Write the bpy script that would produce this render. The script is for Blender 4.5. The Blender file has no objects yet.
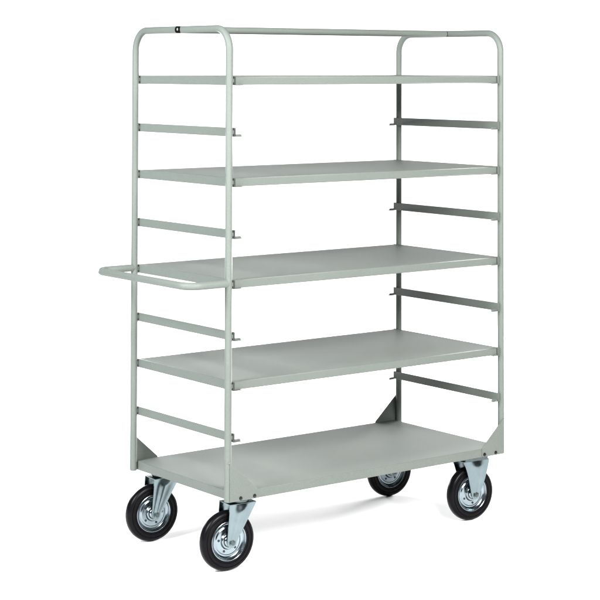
import bpy, bmesh, math
from mathutils import Vector, Matrix
from math import sin, cos, pi, radians

scene = bpy.context.scene
COL = scene.collection

# ------------------------------------------------------------------ materials
def new_mat(name):
    m = bpy.data.materials.new(name); m.use_nodes = True
    nt = m.node_tree
    return m, nt, nt.nodes['Principled BSDF']

def noise(nt, scale, detail=3.0, rough=0.5):
    tc = nt.nodes.new('ShaderNodeTexCoord')
    n = nt.nodes.new('ShaderNodeTexNoise')
    n.inputs['Scale'].default_value = scale
    n.inputs['Detail'].default_value = detail
    n.inputs['Roughness'].default_value = rough
    nt.links.new(tc.outputs['Object'], n.inputs['Vector'])
    return n

def ramp(nt, fac, stops):
    r = nt.nodes.new('ShaderNodeValToRGB')
    els = r.color_ramp.elements
    while len(els) < len(stops): els.new(0.5)
    for e, (p, c) in zip(els, stops):
        e.position = p; e.color = (*c, 1)
    nt.links.new(fac, r.inputs['Fac'])
    return r.outputs['Color']

def bump(nt, b, height, strength, dist):
    bn = nt.nodes.new('ShaderNodeBump')
    bn.inputs['Strength'].default_value = strength
    bn.inputs['Distance'].default_value = dist
    nt.links.new(height, bn.inputs['Height'])
    nt.links.new(bn.outputs['Normal'], b.inputs['Normal'])

def mat_paint():
    m, nt, b = new_mat('grey_green_powder_coat')
    fine = noise(nt, 330, 2.0)
    broad = noise(nt, 2.6, 4.0, 0.55)
    mix = nt.nodes.new('ShaderNodeMath'); mix.operation = 'MULTIPLY_ADD'
    nt.links.new(fine.outputs['Fac'], mix.inputs[0]); mix.inputs[1].default_value = 0.65
    half = nt.nodes.new('ShaderNodeMath'); half.operation = 'MULTIPLY'
    nt.links.new(broad.outputs['Fac'], half.inputs[0]); half.inputs[1].default_value = 0.35
    nt.links.new(half.outputs[0], mix.inputs[2])
    c = PAINT
    lo = tuple(v * 0.87 for v in c); hi = tuple(v * 1.13 for v in c)
    nt.links.new(ramp(nt, mix.outputs[0], [(0.3, lo), (0.7, hi)]), b.inputs['Base Color'])
    b.inputs['Roughness'].default_value = 0.55
    b.inputs['Specular IOR Level'].default_value = 0.20
    bump(nt, b, noise(nt, 700, 1.0).outputs['Fac'], 0.12, 0.0006)
    return m

def mat_metal(name, col, rough, metallic=1.0, var=0.12, scale=30):
    m, nt, b = new_mat(name)
    n = noise(nt, scale, 4.0, 0.6)
    lo = tuple(v * (1 - var) for v in col); hi = tuple(min(1, v * (1 + var)) for v in col)
    nt.links.new(ramp(nt, n.outputs['Fac'], [(0.3, lo), (0.7, hi)]), b.inputs['Base Color'])
    b.inputs['Metallic'].default_value = metallic
    n2 = noise(nt, scale * 3, 3.0)
    mr = nt.nodes.new('ShaderNodeMapRange')
    mr.inputs['To Min'].default_value = rough * 0.8; mr.inputs['To Max'].default_value = rough * 1.25
    nt.links.new(n2.outputs['Fac'], mr.inputs['Value'])
    nt.links.new(mr.outputs[0], b.inputs['Roughness'])
    return m

def mat_plain(name, col, rough, spec=0.5, var=0.2, scale=60):
    m, nt, b = new_mat(name)
    n = noise(nt, scale, 4.0, 0.6)
    lo = tuple(v * (1 - var) for v in col); hi = tuple(v * (1 + var) for v in col)
    nt.links.new(ramp(nt, n.outputs['Fac'], [(0.3, lo), (0.7, hi)]), b.inputs['Base Color'])
    b.inputs['Roughness'].default_value = rough
    b.inputs['Specular IOR Level'].default_value = spec
    return m

PAINT = (0.0945, 0.1075, 0.0985)
M_PAINT = mat_paint()
M_ZINC = mat_metal('bright_zinc', (0.145, 0.183, 0.196), 0.22, var=0.07, scale=22)
M_RIM = mat_metal('pressed_zinc_disc', (0.215, 0.255, 0.28), 0.20, var=0.08)
M_DKZINC = mat_metal('dull_zinc', (0.09, 0.11, 0.115), 0.42)
M_BOLT = mat_metal('blackened_bolt_steel', (0.045, 0.048, 0.048), 0.35)
M_RUBBER = mat_plain('black_rubber', (0.0024, 0.0022, 0.0030), 0.33, 0.07)
M_PLUG = mat_plain('black_plastic', (0.003, 0.003, 0.003), 0.5, 0.05)
M_PALE = mat_plain('pale_plastic', (0.16, 0.165, 0.16), 0.5, 0.2, 0.05)
M_FLOOR = mat_plain('white_studio_paper', (0.85, 0.85, 0.85), 0.9, 0.05, 0.01, 4)

# ------------------------------------------------------------------ mesh helpers
def obj(name, bm, mats, parent=None, smooth=35, loc=None, rotz=None, flat_big=0):
    me = bpy.data.meshes.new(name)
    bmesh.ops.recalc_face_normals(bm, faces=bm.faces)
    bm.to_mesh(me); bm.free()
    for m in (mats if isinstance(mats, (list, tuple)) else [mats]): me.materials.append(m)
    if smooth:
        for p in me.polygons: p.use_smooth = True
        me.set_sharp_from_angle(angle=radians(smooth))
        if flat_big:                # broad sheet faces keep their own normal beside rolled edges
            for p in me.polygons:
                if p.area > flat_big: p.use_smooth = False
    o = bpy.data.objects.new(name, me); COL.objects.link(o)
    if parent: o.parent = parent
    if loc: o.location = loc
    if rotz: o.rotation_euler.z = rotz
    return o

def add_box(bm, x0, x1, y0, y1, z0, z1, bev=0.0, seg=2, mi=0):
    t = bmesh.new()
    vs = [t.verts.new((x, y, z)) for x in (x0, x1) for y in (y0, y1) for z in (z0, z1)]
    for f in ((0,1,3,2),(4,6,7,5),(0,4,5,1),(2,3,7,6),(0,2,6,4),(1,5,7,3)):
        t.faces.new([vs[i] for i in f])
    if bev: bmesh.ops.bevel(t, geom=t.edges[:], offset=bev, segments=seg, profile=0.5, affect='EDGES')
    merge(bm, t, mi)

def merge(bm, t, mi=None):
    bmesh.ops.recalc_face_normals(t, faces=t.faces)
    mp = {}
    for v in t.verts: mp[v] = bm.verts.new(v.co)
    for f in t.faces:
        g = bm.faces.new([mp[v] for v in f.verts])
        g.material_index = f.material_index if mi is None else mi
    t.free()

def add_prism(bm, pts, axis, d0, d1, bev=0.0, mi=0):
    """polygon pts in the two other axes, extruded along axis from d0 to d1"""
    t = bmesh.new()
    def co(p, d):
        return {'y': (p[0], d, p[1]), 'x': (d, p[0], p[1]), 'z': (p[0], p[1], d)}[axis]
    a = [t.verts.new(co(p, d0)) for p in pts]; b = [t.verts.new(co(p, d1)) for p in pts]
    n = len(pts)
    t.faces.new(a); t.faces.new(b[::-1])
    for i in range(n): t.faces.new((a[i], a[(i+1) % n], b[(i+1) % n], b[i]))
    bmesh.ops.recalc_face_normals(t, faces=t.faces)
    if bev: bmesh.ops.bevel(t, geom=t.edges[:], offset=bev, segments=2, profile=0.5, affect='EDGES')
    merge(bm, t, mi)

def add_tube(bm, path, r, seg=24, cap=0.0, mi=0):
    """round tube swept along a polyline; cap>0 rounds the two ends"""
    P = [Vector(p) for p in path]; n = len(P)
    T = []
    for i in range(n):
        d = P[min(i+1, n-1)] - P[max(i-1, 0)]; T.append(d.normalized())
    ref = Vector((0, 0, 1)) if abs(T[0].z) < 0.9 else Vector((1, 0, 0))
    U = (ref - T[0] * ref.dot(T[0])).normalized()
    rings = []
    def ring(c, u, t, rad):
        w = t.cross(u)
        return [bm.verts.new(c + (u * cos(2*pi*k/seg) + w * sin(2*pi*k/seg)) * rad) for k in range(seg)]
    if cap:
        rings.append(ring(P[0] - T[0]*0.0, U, T[0], r - cap)); P0 = P[0] + T[0]*cap
        rings.append(ring(P0, U, T[0], r))
    else: rings.append(ring(P[0], U, T[0], r))
    for i in range(1, n):
        U = (U - T[i] * U.dot(T[i])).normalized()
        if i == n-1 and cap:
            rings.append(ring(P[i] - T[i]*cap, U, T[i], r)); rings.append(ring(P[i], U, T[i], r - cap))
        else: rings.append(ring(P[i], U, T[i], r))
    for a, b in zip(rings, rings[1:]):
        for k in range(seg):
            f = bm.faces.new((a[k], a[(k+1) % seg], b[(k+1) % seg], b[k])); f.material_index = mi
    f = bm.faces.new(rings[0][::-1]); f.material_index = mi
    f = bm.faces.new(rings[-1]); f.material_index = mi

def bend(pts, radii, n=12):
    """polyline through pts with each inner corner rounded to its radius"""
    P = [Vector(p) for p in pts]; out = [P[0]]
    for i in range(1, len(P)-1):
        a = (P[i-1]-P[i]).normalized(); b = (P[i+1]-P[i]).normalized()
        ang = a.angle(b); R = radii[i-1]
        d = R / math.tan(ang/2)
        c = P[i] + (a+b).normalized() * (R / sin(ang/2))
        s = P[i] + a*d - c; e = P[i] + b*d - c
        tot = s.angle(e); ax = s.cross(e).normalized()
        for k in range(n+1):
            out.append(c + Matrix.Rotation(tot*k/n, 3, ax) @ s)
    out.append(P[-1])
    return out

def add_lathe(bm, prof, seg=64, axis_y=True, mi=0, closed=True, mis=None):
    """prof: list of (radius, offset along axis); axis runs along y"""
    rings = []
    for (r, h) in prof:
        if r < 1e-6: rings.append([bm.verts.new((0, h, 0))])
        else: rings.append([bm.verts.new((r*cos(2*pi*k/seg), h, r*sin(2*pi*k/seg))) for k in range(seg)])
    pairs = list(zip(rings, rings[1:]))
    if closed: pairs.append((rings[-1], rings[0]))
    for j, (a, b) in enumerate(pairs):
        for k in range(seg):
            k2 = (k+1) % seg
            if len(a) == 1 and len(b) == 1: continue
            if len(a) == 1: f = bm.faces.new((a[0], b[k2], b[k]))
            elif len(b) == 1: f = bm.faces.new((a[k], a[k2], b[0]))
            else: f = bm.faces.new((a[k], a[k2], b[k2], b[k]))
            f.material_index = mis[j] if mis else mi

def add_disc_cyl(bm, c, r, y0, y1, seg=16, dome=0.0, mi=0):
    """short cylinder along y at (x,z)=c, with a rounded front (y0) edge"""
    t = bmesh.new()
    d = (y1 - y0); e = dome or abs(d)*0.25
    s = 1 if d > 0 else -1
    add_lathe(t, [(0, y0), (r-e, y0), (r-e*0.3, y0+s*e*0.3), (r, y0+s*e), (r, y1), (0, y1)], seg, closed=False)
    bmesh.ops.translate(t, verts=t.verts, vec=(c[0], 0, c[1]))
    merge(bm, t, mi)

def add_hex(bm, c, r, y0, y1, mi=0, turn=0.0):
    pts = [(c[0] + r*cos(turn + pi/3*k), c[1] + r*sin(turn + pi/3*k)) for k in range(6)]
    add_prism(bm, pts, 'y', y0, y1, 0.0008, mi)

# ------------------------------------------------------------------ dimensions (metres)
A, B = 0.625, 0.3044            # post centres
RT = 0.0125                     # tube radius
ZT = 1.842                      # top tube centre
Z_BOT = 0.2465
SHELF_Z = [1.679, 1.334, 0.9905, 0.648]
RAIL_Z = [1.679, 1.5045, 1.334, 1.159, 0.9905, 0.8155, 0.648, 0.476]
H = 0.030
DECK_T, DECK_B, DECK_Y, DECK_X = 0.2790, 0.2475, 0.3172, 0.6105

root = bpy.data.objects.new('shelf_trolley', None); COL.objects.link(root)
root.empty_display_size = 0.2
root['label'] = 'tall grey-green steel shelf trolley with four shelves, push handle and black-tyred castors'
root['category'] = 'trolley'

# ------------------------------------------------------------------ end frames
def end_frame(s):
    x = s * A
    bm = bmesh.new()
    path = bend([(x, -B, Z_BOT), (x, -B, ZT), (x, B, ZT), (x, B, Z_BOT)], [0.074, 0.074], 16)
    add_tube(bm, path, RT, 28, cap=0.003)
    # weld beads where the rails meet the inside of the two posts
    for z in RAIL_Z:
        for y in (-B, B):
            xi = x - s * RT
            zc = z - 0.0145
            add_box(bm, min(xi - s*0.0034, xi + s*0.004), max(xi - s*0.0034, xi + s*0.004), y-0.0065, y+0.0065, zc-0.0065, zc+0.0065, 0.0012)
    return obj('end_frame', bm, M_PAINT, root)
frames = [end_frame(-1), end_frame(1)]

# top rail between the middles of the two end frames, its left end showing through as a black plug
bm = bmesh.new()
add_tube(bm, [(-A + RT*0.3, 0, ZT), (A - RT - 0.0025, 0, ZT)], 0.0125, 28)
obj('top_rail', bm, M_PAINT, root)
for s in (-1, 1):
    bm = bmesh.new()
    if s < 0:
        # open tube end with a dark liner and a pale bolt inside
        t = bmesh.new()
        add_lathe(t, [(0.0124, 0.0), (0.0124, -0.0175), (0.0112, -0.019), (0.0072, -0.019), (0.0066, -0.017), (0.0066, 0.0)], 28, mi=0)
        add_disc_cyl(t, (0.0052, 0.0012), 0.0064, -0.0200, -0.004, 16, mi=1)
        bmesh.ops.rotate(t, verts=t.verts, cent=(0, 0, 0), matrix=Matrix.Rotation(-pi/2, 3, 'Z'))
        bmesh.ops.translate(t, verts=t.verts, vec=(-A, 0, ZT))
        merge(bm, t)
        o = obj('end_plug', bm, [M_PLUG, M_PALE], frames[0])
    else:
        t = bmesh.new()
        add_lathe(t, [(0.0119, 0.0), (0.0119, 0.004), (0.004, 0.004), (0.004, 0.0)], 28)
        bmesh.ops.rotate(t, verts=t.verts, cent=(0, 0, 0), matrix=Matrix.Rotation(pi/2, 3, 'Z'))
        bmesh.ops.translate(t, verts=t.verts, vec=(A - RT + 0.001, 0, ZT))
        merge(bm, t)
        obj('joint_ring', bm, M_PLUG, frames[1])

# push handle: U-shaped tube welded to the left posts
bm = bmesh.new()
HX, HZ = -0.785, 0.979
path = bend([(-A, -B, HZ), (HX, -B, HZ), (HX, B, HZ), (-A, B, HZ)], [0.052, 0.052], 14)
add_tube(bm, path, 0.0125, 28)
for y in (-B, B):   # weld collars at the posts
    t = bmesh.new()
    add_lathe(t, [(0.0129, -0.012), (0.0129, -0.0145), (0.0126, -0.019), (0.0122, -0.019), (0.0122, -0.012)], 24)
    bmesh.ops.rotate(t, verts=t.verts, cent=(0, 0, 0), matrix=Matrix.Rotation(-pi/2, 3, 'Z'))
    bmesh.ops.translate(t, verts=t.verts, vec=(-A, y, HZ))
    merge(bm, t)
obj('push_handle', bm, M_PAINT, root)

# ------------------------------------------------------------------ support rails with end hooks
XR = A - RT - 0.0020            # outer face of the rail
RTH = 0.0036                    # rail thickness
def make_rail():
    """a left-hand rail, top edge at z = 0: flat hollow section with open ends"""
    bm = bmesh.new()
    def loop(x0, x1, z0, z1, rad, n=4):
        pts = []
        for cx, cz, a0 in ((x1-rad, z1-rad, 0), (x0+rad, z1-rad, pi/2), (x0+rad, z0+rad, pi), (x1-rad, z0+rad, 1.5*pi)):
            for k in range(n+1):
                a = a0 + pi/2*k/n
                pts.append((cx + rad*cos(a), cz + rad*sin(a)))
        return pts
    w = 0.0005
    out = loop(-XR, -XR + RTH, -H, 0, 0.0014)
    inn = loop(-XR + w, -XR + RTH - w, -H + w, -w, 0.0010)
    L = B + 0.0125
    rings = [[bm.verts.new((p[0], y, p[1])) for p in q] for q, y in ((out, -L), (out, L), (inn, L), (inn, -L))]
    n = len(out)
    for k in range(4):
        p, q = rings[k], rings[(k+1) % 4]
        for i in range(n): bm.faces.new((p[i], p[(i+1) % n], q[(i+1) % n], q[i]))
    r = obj('support_rail', bm, M_PAINT, root, 40, flat_big=0.004)
    for s in (-1, 1):
        b2 = bmesh.new()
        y = s * (B + 0.006)
        x0 = -XR + RTH - 0.0005
        add_box(b2, x0, x0 + 0.030, y - 0.006, y + 0.0045, -H - 0.0004, -H + 0.0014, 0.0005)     # flat tongue
        pts = [(x0 + 0.0085, -H - 0.001), (x0 + 0.031, -H - 0.001), (x0 + 0.033, -H + 0.002), (x0 + 0.0315, -H + 0.0064), (x0 + 0.028, -H + 0.0078), (x0 + 0.0085, -H + 0.0078)]
        add_prism(b2, [(p[0], p[1]) for p in pts], 'y', y - s*0.0055 - 0.0013, y - s*0.0055 + 0.0013, 0.0005)
        obj('hook', b2, M_PAINT, r)
    return r

proto = make_rail()
first = True
for s in (-1, 1):
    for z in RAIL_Z:
        if first:
            o = proto; first = False
        else:
            o = proto.copy(); COL.objects.link(o); o.parent = root
            for ch in proto.children:
                c = ch.copy(); COL.objects.link(c); c.parent = o
        o.location = (0, 0, z)
        if s > 0: o.rotation_euler.z = pi

# ------------------------------------------------------------------ shelves
def make_shelf():
    X, Y, d, h, q = XR - RTH - 0.0012, B + 0.0012, 0.005, 0.0285, 0.0012
    bm = bmesh.new()
    top = [(-X+d, -Y), (X-d, -Y), (X, -Y+d), (X, Y-d), (X-d, Y), (-X+d, Y), (-X, Y-d), (-X, -Y+d)]
    tv = [bm.verts.new((p[0], p[1], 0)) for p in top]
    bm.faces.new(tv)
    bends = []
    for i in (0, 2, 4, 6):
        a, b = tv[i], tv[i+1]
        la = bm.verts.new((a.co.x, a.co.y, -h)); lb = bm.verts.new((b.co.x, b.co.y, -h))
        bm.faces.new((a, la, lb, b))
        # return flange under the rim
        n = {0: (0, 1), 2: (-1, 0), 4: (0, -1), 6: (1, 0)}[i]
        ra = bm.verts.new((la.co.x + n[0]*0.014, la.co.y + n[1]*0.014, -h))
        rb = bm.verts.new((lb.co.x + n[0]*0.014, lb.co.y + n[1]*0.014, -h))
        t = Vector((b.co.x-a.co.x, b.co.y-a.co.y, 0)).normalized() * 0.012
        ra.co += t; rb.co -= t
        bm.faces.new((la, ra, rb, lb))
        bends += [(a, b), (la, lb)]
    ed = [bm.edges.get(p) for p in bends]
    bmesh.ops.bevel(bm, geom=ed, offset=0.0028, segments=4, profile=0.5, affect='EDGES')
    bmesh.ops.recalc_face_normals(bm, faces=bm.faces)
    up = max(bm.faces, key=lambda f: f.calc_area())
    o = obj('shelf', bm, M_PAINT, root, 40, flat_big=0.006)
    me = o.data
    big = max(me.polygons, key=lambda p: p.area)
    if big.normal.z < 0: me.flip_normals()
    so = o.modifiers.new('Solidify', 'SOLIDIFY'); so.thickness = 0.0014; so.offset = -1
    return o
sh = make_shelf()
for i, z in enumerate(SHELF_Z):
    o = sh if i == 0 else sh.copy()
    if i: COL.objects.link(o); o.parent = root
    o.location = (0, 0, z - 0.0005)

# ------------------------------------------------------------------ deck
bm = bmesh.new()
add_box(bm, -DECK_X, DECK_X, -DECK_Y, DECK_Y, DECK_B, DECK_T, 0.0026, 4)
obj('deck', bm, M_PAINT, root, flat_big=0.006)

# ------------------------------------------------------------------ gusset plates, two bolts each
GX, GW = 0.6262, 0.112
def gusset(sx, sy):
    bm = bmesh.new()
    pts = [(0, Z_BOT + 0.002), (0, 0.379), (0.0035, 0.379), (GW - 0.002, 0.2835), (GW, 0.281), (GW, 0.2535), (GW - 0.0045, Z_BOT + 0.002)]
    pts = [(sx * (GX - p[0]), p[1]) for p in pts]
    y0 = sy * (DECK_Y + 0.0004); y1 = sy * (DECK_Y + 0.0034)
    add_prism(bm, pts, 'y', min(y0, y1), max(y0, y1), 0.0006)
    if True:   # weld bead at the top of the plate
        t = bmesh.new()
        bmesh.ops.create_uvsphere(t, u_segments=12, v_segments=8, radius=0.0042)
        bmesh.ops.scale(t, verts=t.verts, vec=(1.1, 0.7, 0.9))
        bmesh.ops.translate(t, verts=t.verts, vec=(sx * (GX + 0.001), sy * (B + RT), 0.3785))
        merge(bm, t)
    g = obj('gusset_plate', bm, M_PAINT, root, flat_big=0.003)
    for k, bx in enumerate((0.583, 0.526)):
        b2 = bmesh.new()
        c = (sx * bx, 0.2572)
        yy = y1
        add_disc_cyl(b2, c, 0.0066, yy + sy*0.0012, yy - sy*0.0005, 20)
        add_hex(b2, c, 0.0052, min(yy + sy*0.0012, yy + sy*0.0052), max(yy + sy*0.0012, yy + sy*0.0052), 0, 0.3 + k)
        add_disc_cyl(b2, c, 0.0026, yy + sy*0.0076, yy + sy*0.005, 12)
        obj('bolt', b2, M_BOLT, g)
for sx in (-1, 1):
    for sy in (-1, 1): gusset(sx, sy)

# ------------------------------------------------------------------ castors
RW, WH = 0.1017, 0.0195         # wheel radius, half width
HUB = 0.0385                    # outer face of the fork cheeks
def make_tyre(par, loc):
    half = [(0.0655, 0.0135), (0.0672, 0.0172), (0.0700, 0.0186), (0.0716, 0.0184), (0.0726, 0.0166), (0.0740, 0.0166), (0.0752, 0.0190),
            (0.0800, 0.0195), (0.0842, 0.0195), (0.0854, 0.0172), (0.0870, 0.0170), (0.0882, 0.0190), (0.0925, 0.0178),
            (0.0960, 0.0160), (0.0985, 0.0132), (0.1003, 0.0092), (0.1013, 0.0048), (0.1017, 0.0)]
    prof = half + [(r, -h) for r, h in half[-2::-1]]
    bm = bmesh.new(); add_lathe(bm, prof, 96, closed=True)
    return obj('tyre', bm, M_RUBBER, par, 50, loc)

def make_rim(par, loc, spin):
    prof = [(0.0672, 0.0150), (0.0668, 0.0176), (0.0655, 0.0182), (0.0640, 0.0172), (0.0628, 0.0145), (0.0600, 0.0108), (0.0570, 0.0078), (0.0535, 0.0062),
            (0.0500, 0.0060), (0.0478, 0.0072), (0.0462, 0.0092), (0.0440, 0.0100), (0.0320, 0.0100), (0.0296, 0.0104), (0.0276, 0.0130), (0.0262, 0.0170),
            (0.0240, 0.0188), (0.0205, 0.0190), (0.0188, 0.0182), (0.0178, 0.0182), (0.0165, 0.0205), (0.0130, 0.0225), (0.0125, 0.0340), (0.0060, 0.0340)]
    full = prof + [(r, -h) for r, h in prof[::-1]]
    bm = bmesh.new(); add_lathe(bm, full, 96, closed=True)
    for k in range(5):
        a = spin + 2*pi*k/5
        c = (0.0372*cos(a), 0.0372*sin(a))
        for s in (-1, 1):
            add_disc_cyl(bm, c, 0.0042, s*0.0118, s*0.0095, 14, mi=1)
    return obj('rim', bm, [M_RIM, M_BOLT], par, 40, loc)

def cheek(bm, outline, s, nu=14, nv=22, bulge=0.006):
    """fork cheek on side s: outline(v)->(x0,x1,z), v 0 top..1 bottom; pressed outward along its middle"""
    th = 0.0036
    g = []
    for layer in (0, 1):
        rows = []
        for j in range(nv+1):
            v = j/nv
            x0, x1, z = outline(v)
            row = []
            for i in range(nu+1):
                u = i/nu
                bl = bulge * (0.5 - 0.5*cos(2*pi*min(1, max(0, (u-0.12)/0.76)))) * max(0.0, 1 - v)**0.6 * min(1, v*6 + 0.25)
                y = s * (HUB - layer*th + bl)
                row.append(bm.verts.new((x0 + (x1-x0)*u, y, z)))
            rows.append(row)
        g.append(rows)
    for layer in (0, 1):
        for j in range(nv):
            for i in range(nu):
                r = g[layer]
                bm.faces.new((r[j][i], r[j][i+1], r[j+1][i+1], r[j+1][i]))
    a, b = g
    for j in range(nv):
        bm.faces.new((a[j][0], a[j+1][0], b[j+1][0], b[j][0])); bm.faces.new((a[j][nu], b[j][nu], b[j+1][nu], a[j+1][nu]))
    for i in range(nu):
        bm.faces.new((a[0][i], b[0][i], b[0][i+1], a[0][i+1])); bm.faces.new((a[nv][i], a[nv][i+1], b[nv][i+1], b[nv][i]))

ZF = 0.2260                     # top of the fork bridge
def make_castor(kind):
    bm = bmesh.new()
    rb = 0.0185                 # radius of the eye round the axle
    if kind == 'swivel':
        xa, xb = -0.0085, 0.094
        zs = 0.022
        def side(z):            # left and right edge at height z above the axle
            t = min(1, max(0, z / (ZF - RW)))
            return -rb + (xa + rb) * t, rb*0.93 + (xb - rb*0.93) * t
    else:
        xa, xb = -0.056, 0.064
        def side(z):
            t = min(1, max(0, z / (ZF - RW)))
            kl = 0.72*t + 0.28*t**4
            kr = t*(1.45 - 0.45*t)
            return -rb*1.02 + (xa + rb*1.02) * kl, rb*1.02 + (xb - rb*1.02) * kr
    zt = ZF - RW
    def outline(v):
        if v < 0.72:
            z = zt * (1 - v/0.72) ; l, r = side(z); return l, r, RW + z
        a = (v-0.72)/0.28 * (pi/2) * 0.985
        w0, w1 = side(0)
        return w0*cos(a), w1*cos(a), RW - rb*sin(a)
    for s in (-1, 1): cheek(bm, outline, s, bulge=0.0095 if kind == 'swivel' else 0.008)
    # bridge across the top of the fork
    add_box(bm, xa, xb, -HUB, HUB, ZF - 0.0005, ZF + 0.0034, 0.0012)
    f = obj('castor', bm, M_ZINC, root, 40)
    if kind == 'swivel': f['label'] = 'swivel castor with trailing fork'
    else: f['label'] = 'fixed castor with straight flared fork'
    xm = (xa + xb)/2
    b2 = bmesh.new()
    add_box(b2, xm - 0.054, xm + 0.054, -0.044, 0.044, 0.2425, 0.2470, 0.0008)
    obj('mounting_plate', b2, M_DKZINC, f)
    b3 = bmesh.new()
    if kind == 'swivel':
        t = bmesh.new()
        add_lathe(t, [(0.0, 0.2285), (0.036, 0.2285), (0.039, 0.2315), (0.0395, 0.2370), (0.0375, 0.2385), (0.0375, 0.2395), (0.0395, 0.2405), (0.039, 0.2425), (0.0, 0.2425)], 48, closed=False)
        bmesh.ops.rotate(t, verts=t.verts, cent=(0, 0, 0), matrix=Matrix.Rotation(pi/2, 3, 'X'))
        bmesh.ops.translate(t, verts=t.verts, vec=(xm, 0, 0))
        merge(b3, t)
        obj('swivel_head', b3, M_DKZINC, f)
    else:
        add_box(b3, xm - 0.053, xm + 0.053, -0.040, 0.040, 0.2290, 0.2428, 0.001)
        obj('spacer_block', b3, M_DKZINC, f)
    # axle with nut at both ends
    b4 = bmesh.new()
    add_disc_cyl(b4, (0, 0), 0.0055, -HUB-0.0095, HUB+0.0095, 16, 0.001)
    for s in (-1, 1):
        add_disc_cyl(b4, (0, 0), 0.0125, s*(HUB + 0.0016), s*(HUB - 0.0002), 24)
        add_hex(b4, (0, 0), 0.0098, min(s*(HUB+0.0016), s*(HUB+0.0072)), max(s*(HUB+0.0016), s*(HUB+0.0072)), 0, 0.35)
    o = obj('axle_bolt', b4, M_DKZINC, f, 30, (0, 0, RW))
    make_tyre(f, (0, 0, RW))
    make_rim(f, (0, 0, RW), 0.5 if kind == 'swivel' else 1.1)
    return f

YW = 0.2410
YAW_L, YAW_R = -0.085, -0.085
def place(f, x, y, yaw, turn=0.0):
    f.location = (x, y, 0); f.rotation_euler.z = yaw
    for c in f.children:
        if c.name.split('.')[0] == 'rim': c.rotation_euler.y = turn
def copy_part(p):
    c = p.copy(); COL.objects.link(c); c.parent = root
    for ch in p.children:
        d = ch.copy(); COL.objects.link(d); d.parent = c
    return c
sw = make_castor('swivel'); place(sw, -0.5855, -YW, YAW_L, 0.0)
sw2 = copy_part(sw); place(sw2, -0.5855, YW, YAW_L, 0.45)
fx = make_castor('fixed'); place(fx, 0.5226, -YW, YAW_R, 0.0)
fx2 = copy_part(fx); place(fx2, 0.5226, YW, YAW_R, 0.8)

# ------------------------------------------------------------------ white paper sweep: floor and backdrop in one curved sheet
VD = Vector((0.62, 0.784, 0)); VS = Vector((0.784, -0.62, 0))    # away from the camera / to its right
bm = bmesh.new()
D0, D1, RC, HT = -8.5, 7.0, 1.4, 6.0
prof = [(D0, 0.0), (-4.0, 0.0), (0.0, 0.0), (D1 - RC, 0.0)]
for k in range(1, 17):
    a = (pi/2) * k/16
    prof.append((D1 - RC + RC*sin(a), RC - RC*cos(a)))
prof.append((D1, HT))
rows = []
for (d, z) in prof:
    rows.append([bm.verts.new(VD*d + VS*t + Vector((0, 0, z))) for t in (-5, 0, 5)])
for r0, r1 in zip(rows, rows[1:]):
    for i in range(2): bm.faces.new((r0[i], r0[i+1], r1[i+1], r1[i]))
fl = obj('floor', bm, M_FLOOR, None, 60)
fl['label'] = 'seamless white studio paper under and behind the trolley'
fl['kind'] = 'structure'

# ------------------------------------------------------------------ light
def area(name, loc, target, size, energy, col=(1, 1, 1), size_y=None):
    l = bpy.data.lights.new(name, 'AREA'); l.energy = energy; l.color = col
    l.shape = 'RECTANGLE'; l.size = size; l.size_y = size_y or size
    o = bpy.data.objects.new(name, l); COL.objects.link(o)
    o.location = loc
    o.rotation_euler = (Vector(target) - Vector(loc)).to_track_quat('-Z', 'Y').to_euler()
    return o
def at(d, t, z): return tuple(VD*d + VS*t + Vector((0, 0, z)))
KEY, SIDE, REAR, WALL, WORLD = 640, 345, 500, 90, 0.03
area('key_softbox', (-0.95, -3.9, 3.0), (0, 0, 0.8), 1.5, KEY, (1, 0.985, 0.96))
area('side_fill', (-3.4, -0.4, 2.7), (-0.5, 0, 0.9), 1.1, SIDE, (0.97, 0.99, 1.0))  # added fill, out of view, brightens the left-end faces
for d, t, k, wd in ((3.7, -2.5, 0.45, 1.4), (4.2, 3.25, 1.9, 2.8)):
    area('rear_floor_fill', at(d, t, 1.0), (0, 0, 0.1), wd, REAR*k, (1, 1, 1), 0.5)  # unseen fill added behind to wash out floor shadow under the deck
for t in (-2.2, 2.2):
    area('backdrop_fill', at(3.6, t, 3.6), at(6.6, t*0.6, 0.9), 2.6, WALL, (1, 1, 1), 0.6)  # added out of view only to lift the sweep to clear white

w = bpy.data.worlds.new('World'); scene.world = w; w.use_nodes = True
bg = w.node_tree.nodes['Background']
bg.inputs['Color'].default_value = (1, 1, 1, 1)
bg.inputs['Strength'].default_value = WORLD

# ------------------------------------------------------------------ camera (vertical-shift lens, level with the top shelf)
cam = bpy.data.cameras.new('camera'); co = bpy.data.objects.new('camera', cam); COL.objects.link(co)
fw = Vector((0.62024505, 0.78362244, 0.0350992)); rt = Vector((0.7840703, -0.62067003, 0.00157362)); up = rt.cross(fw)
m = Matrix((rt, up, -fw)).transposed().to_4x4()
m.translation = Vector((-4.05083523, -5.35191483, 1.71235385))
co.matrix_world = m
cam.sensor_width = 36; cam.sensor_fit = 'HORIZONTAL'
cam.lens = 1791.725 / 600 * 36
cam.shift_x = (300 - 361.0976) / 600
cam.shift_y = (3.8155 - 300) / 600
cam.clip_start = 0.05; cam.clip_end = 500
scene.camera = co

scene.view_settings.view_transform = 'Standard'
scene.view_settings.look = 'None'
scene.view_settings.exposure = 0.0
scene.view_settings.gamma = 1.0
scene.view_settings.use_curve_mapping = False
scene.cycles.max_bounces = 8
